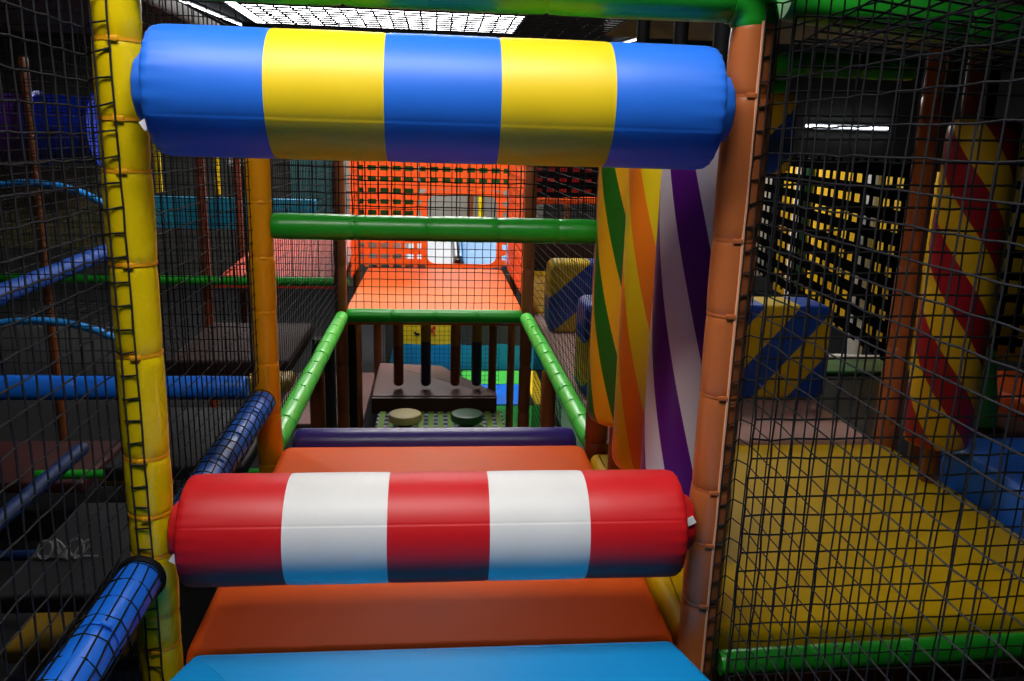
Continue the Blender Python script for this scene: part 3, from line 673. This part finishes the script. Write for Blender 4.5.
# ---- nets of the front frame
def left_side(u, v):
    z = -1.30 + v * 0.0462
    if u >= 22: # laced round the front of the yellow post
        q = math.radians([-168, -115, -80][u - 22])
        return Vector((XL + .0485 * C_(q), D1 + .0485 * S_(q), z + .004 * (u - 22)))
    s = u / 21
    bulge = .012 * S_(PI * s) * S_(PI * v / 38)
    y = 0.62 + 0.945 * s
    x = XL - .050 - .012 * (1 - s) + bulge
    dz = z + .89
    if abs(dz) < .06: x = min(x, XL - .022 - math.sqrt(max(0, .051 ** 2 - dz * dz)))
    return Vector((x, y, z))
net('safety_net', left_side, 24, 38, .0020, 'near black net at the left, laced to the yellow front post', mat='cordgrey', jit=.0007, kink=.0009, seed=3, nrm=Vector((1, 0, 0)))
def right_side(u, v):
    z = -1.30 + v * 0.0462
    if u >= 24:
        q = math.radians([-32, -62, -86][u - 24])
        return Vector((XR + .0485 * C_(q), D1 + .0485 * S_(q), z - .004 * (u - 24)))
    s = u / 23
    return Vector((XR + .052 + .012 * (1 - s) - .010 * S_(PI * s) * S_(PI * v / 34), .45 + 1.11 * s, z))
net('safety_net', right_side, 26, 34, .0017, 'near black net in side-lit grey at the right, laced to the tan front post', mat='cordgrey', jit=.0008, kink=.0008, seed=4, nrm=Vector((1, 0, 0)))
plane_net('safety_net', (XR + .05, D1 - .075, -1.20), (1.14, 0, .02), (0, 0, 1.44), 0.044, .0023, 'black net hung in front of the yellow deck on the right', sag=.012, jit=.0012, seed=5)
plane_net('safety_net', (XR + .05, .45, .34), (0, 1.08, -.15), (1.1, 0, -.07), 0.044, .0022, 'black roof net overhead at the right', sag=.02, jit=.0015, seed=6)
plane_net('safety_net', (XL - .03, D1 + .06, -.84), (0, 1.15, 0), (0, 0, 1.15), 0.045, .0017, 'black side net between the yellow and amber posts', jit=.001, seed=7)
def wrap_net(x, z, y0, y1, nv, turn, label, seed):
    def P(u, v):
        q = -1.3 + 3.3 * u / 7 + turn * v / nv
        return Vector((x + .0485 * C_(q), y0 + (y1 - y0) * v / nv, z + .0485 * S_(q) - .015 * v / nv))
    net('safety_net', P, 7, nv, .0017, label, jit=.0015, seed=seed, nrm=Vector((.6, 0, 1)))
wrap_net(XL - .02, -.895, 1.72, 2.77, 17, 1.3, 'black net wrapped over the blue side beam behind the lower roller', 8)
wrap_net(XL - .018, -.882, .55, 1.55, 16, 1.3, 'black net wrapped over the blue side beam that ends at the yellow front post', 28)
# amber post wrap
def amber_wrap(u, v):
    q = PI * .75 + 1.1 * u / 3
    return Vector((-.594 + .0465 * C_(q), D2 + .0465 * S_(q), -.88 + 1.2 * v / 27))
net('safety_net', amber_wrap, 3, 27, .0017, 'black net wrapped on the left of the amber post', jit=.001, seed=9, nrm=Vector((-1, -1, 0)))
plane_net('safety_net', (-2.4, D2 + .03, -.84), (1.75, 0, 0), (0, 0, 1.25), 0.045, .0017, 'black net standing on the blue beam left of the amber post', jit=.001, seed=10)
plane_net('safety_net', (-.55, D2 + .0, -.27), (1.11, 0, 0), (0, 0, .52), 0.044, .0021, 'black net above the green beam across the well', jit=.001, seed=11)
plane_net('safety_net', (-.56, D3 + .0, DECK + .03), (1.12, 0, 0), (0, 0, 1.35), 0.050, .0022, 'black net across the far end of the well before the orange deck', jit=.001, seed=12, step=2)
plane_net('safety_net', (-.615, 2.93, DECK + .03), (0, 2.22, 0), (0, 0, 1.35), 0.046, .0018, 'black side net along the left of the well', jit=.001, seed=13)
plane_net('safety_net', (.63, 2.93, DECK + .03), (0, 2.22, 0), (0, 0, 1.35), 0.046, .0018, 'black side net along the right of the well', jit=.001, seed=14)
plane_net('safety_net', (-.55, D1 + .08, TOP + .075), (1.1, 0, 0), (0, 3.4, 0), 0.046, .0026, 'black roof net overhead over the well', jit=.001, seed=15)
plane_net('safety_net', (-3.6, 6.36, DECK + .05), (2.9, 0, 0), (0, 0, 1.45), 0.05, .0022, 'black net far back on the left before the orange ramp', jit=0, step=60, seed=16)
plane_net('safety_net', (-1.8, 3.0, -.6), (0, 2.2, .02), (0, 0, 1.0), 0.05, .002, 'black side net on the sloping blue beam at the left', jit=.001, seed=17, step=3)
plane_net('safety_net', (.66, 4.0, -2.5), (0, 1.2, 0), (0, 0, 1.3), 0.05, .002, 'black lower net under the right well beam', jit=0, step=40, seed=18)
plane_net('safety_net', (.68, 5.31, DECK + .0), (1.1, 0, 0), (0, 0, 1.35), 0.05, .002, 'black net behind the farther striped block', jit=0, step=40, seed=19)

# ------------------------------------------------------------------ camera
R = ((0.99549, -0.00571, -0.0947), (-0.0906, 0.23901, -0.96678), (0.02815, 0.971, 0.23742))
cam = bpy.data.cameras.new('camera'); co = bpy.data.objects.new('camera', cam); COL.objects.link(co)
x = Vector((R[0][0], R[1][0], R[2][0])).normalized(); z = Vector((R[0][2], R[1][2], R[2][2])); z = (z - x * z.dot(x)).normalized(); y = z.cross(x)
co.matrix_world = Matrix(((x.x, y.x, z.x, 0), (x.y, y.y, z.y, 0), (x.z, y.z, z.z, 0), (0, 0, 0, 1)))
cam.sensor_width = 36; cam.lens = 811 / 1024 * 36; cam.clip_start = 0.05
scn.camera = co

# ------------------------------------------------------------------ light of the hall and view
w = bpy.data.worlds.new('world'); scn.world = w; w.use_nodes = True
w.node_tree.nodes['Background'].inputs[0].default_value = (0.02, 0.02, 0.025, 1)
vs = scn.view_settings; vs.view_transform = 'Standard'; vs.look = 'None'; vs.gamma = 1; vs.use_curve_mapping = False; vs.exposure = 0.0
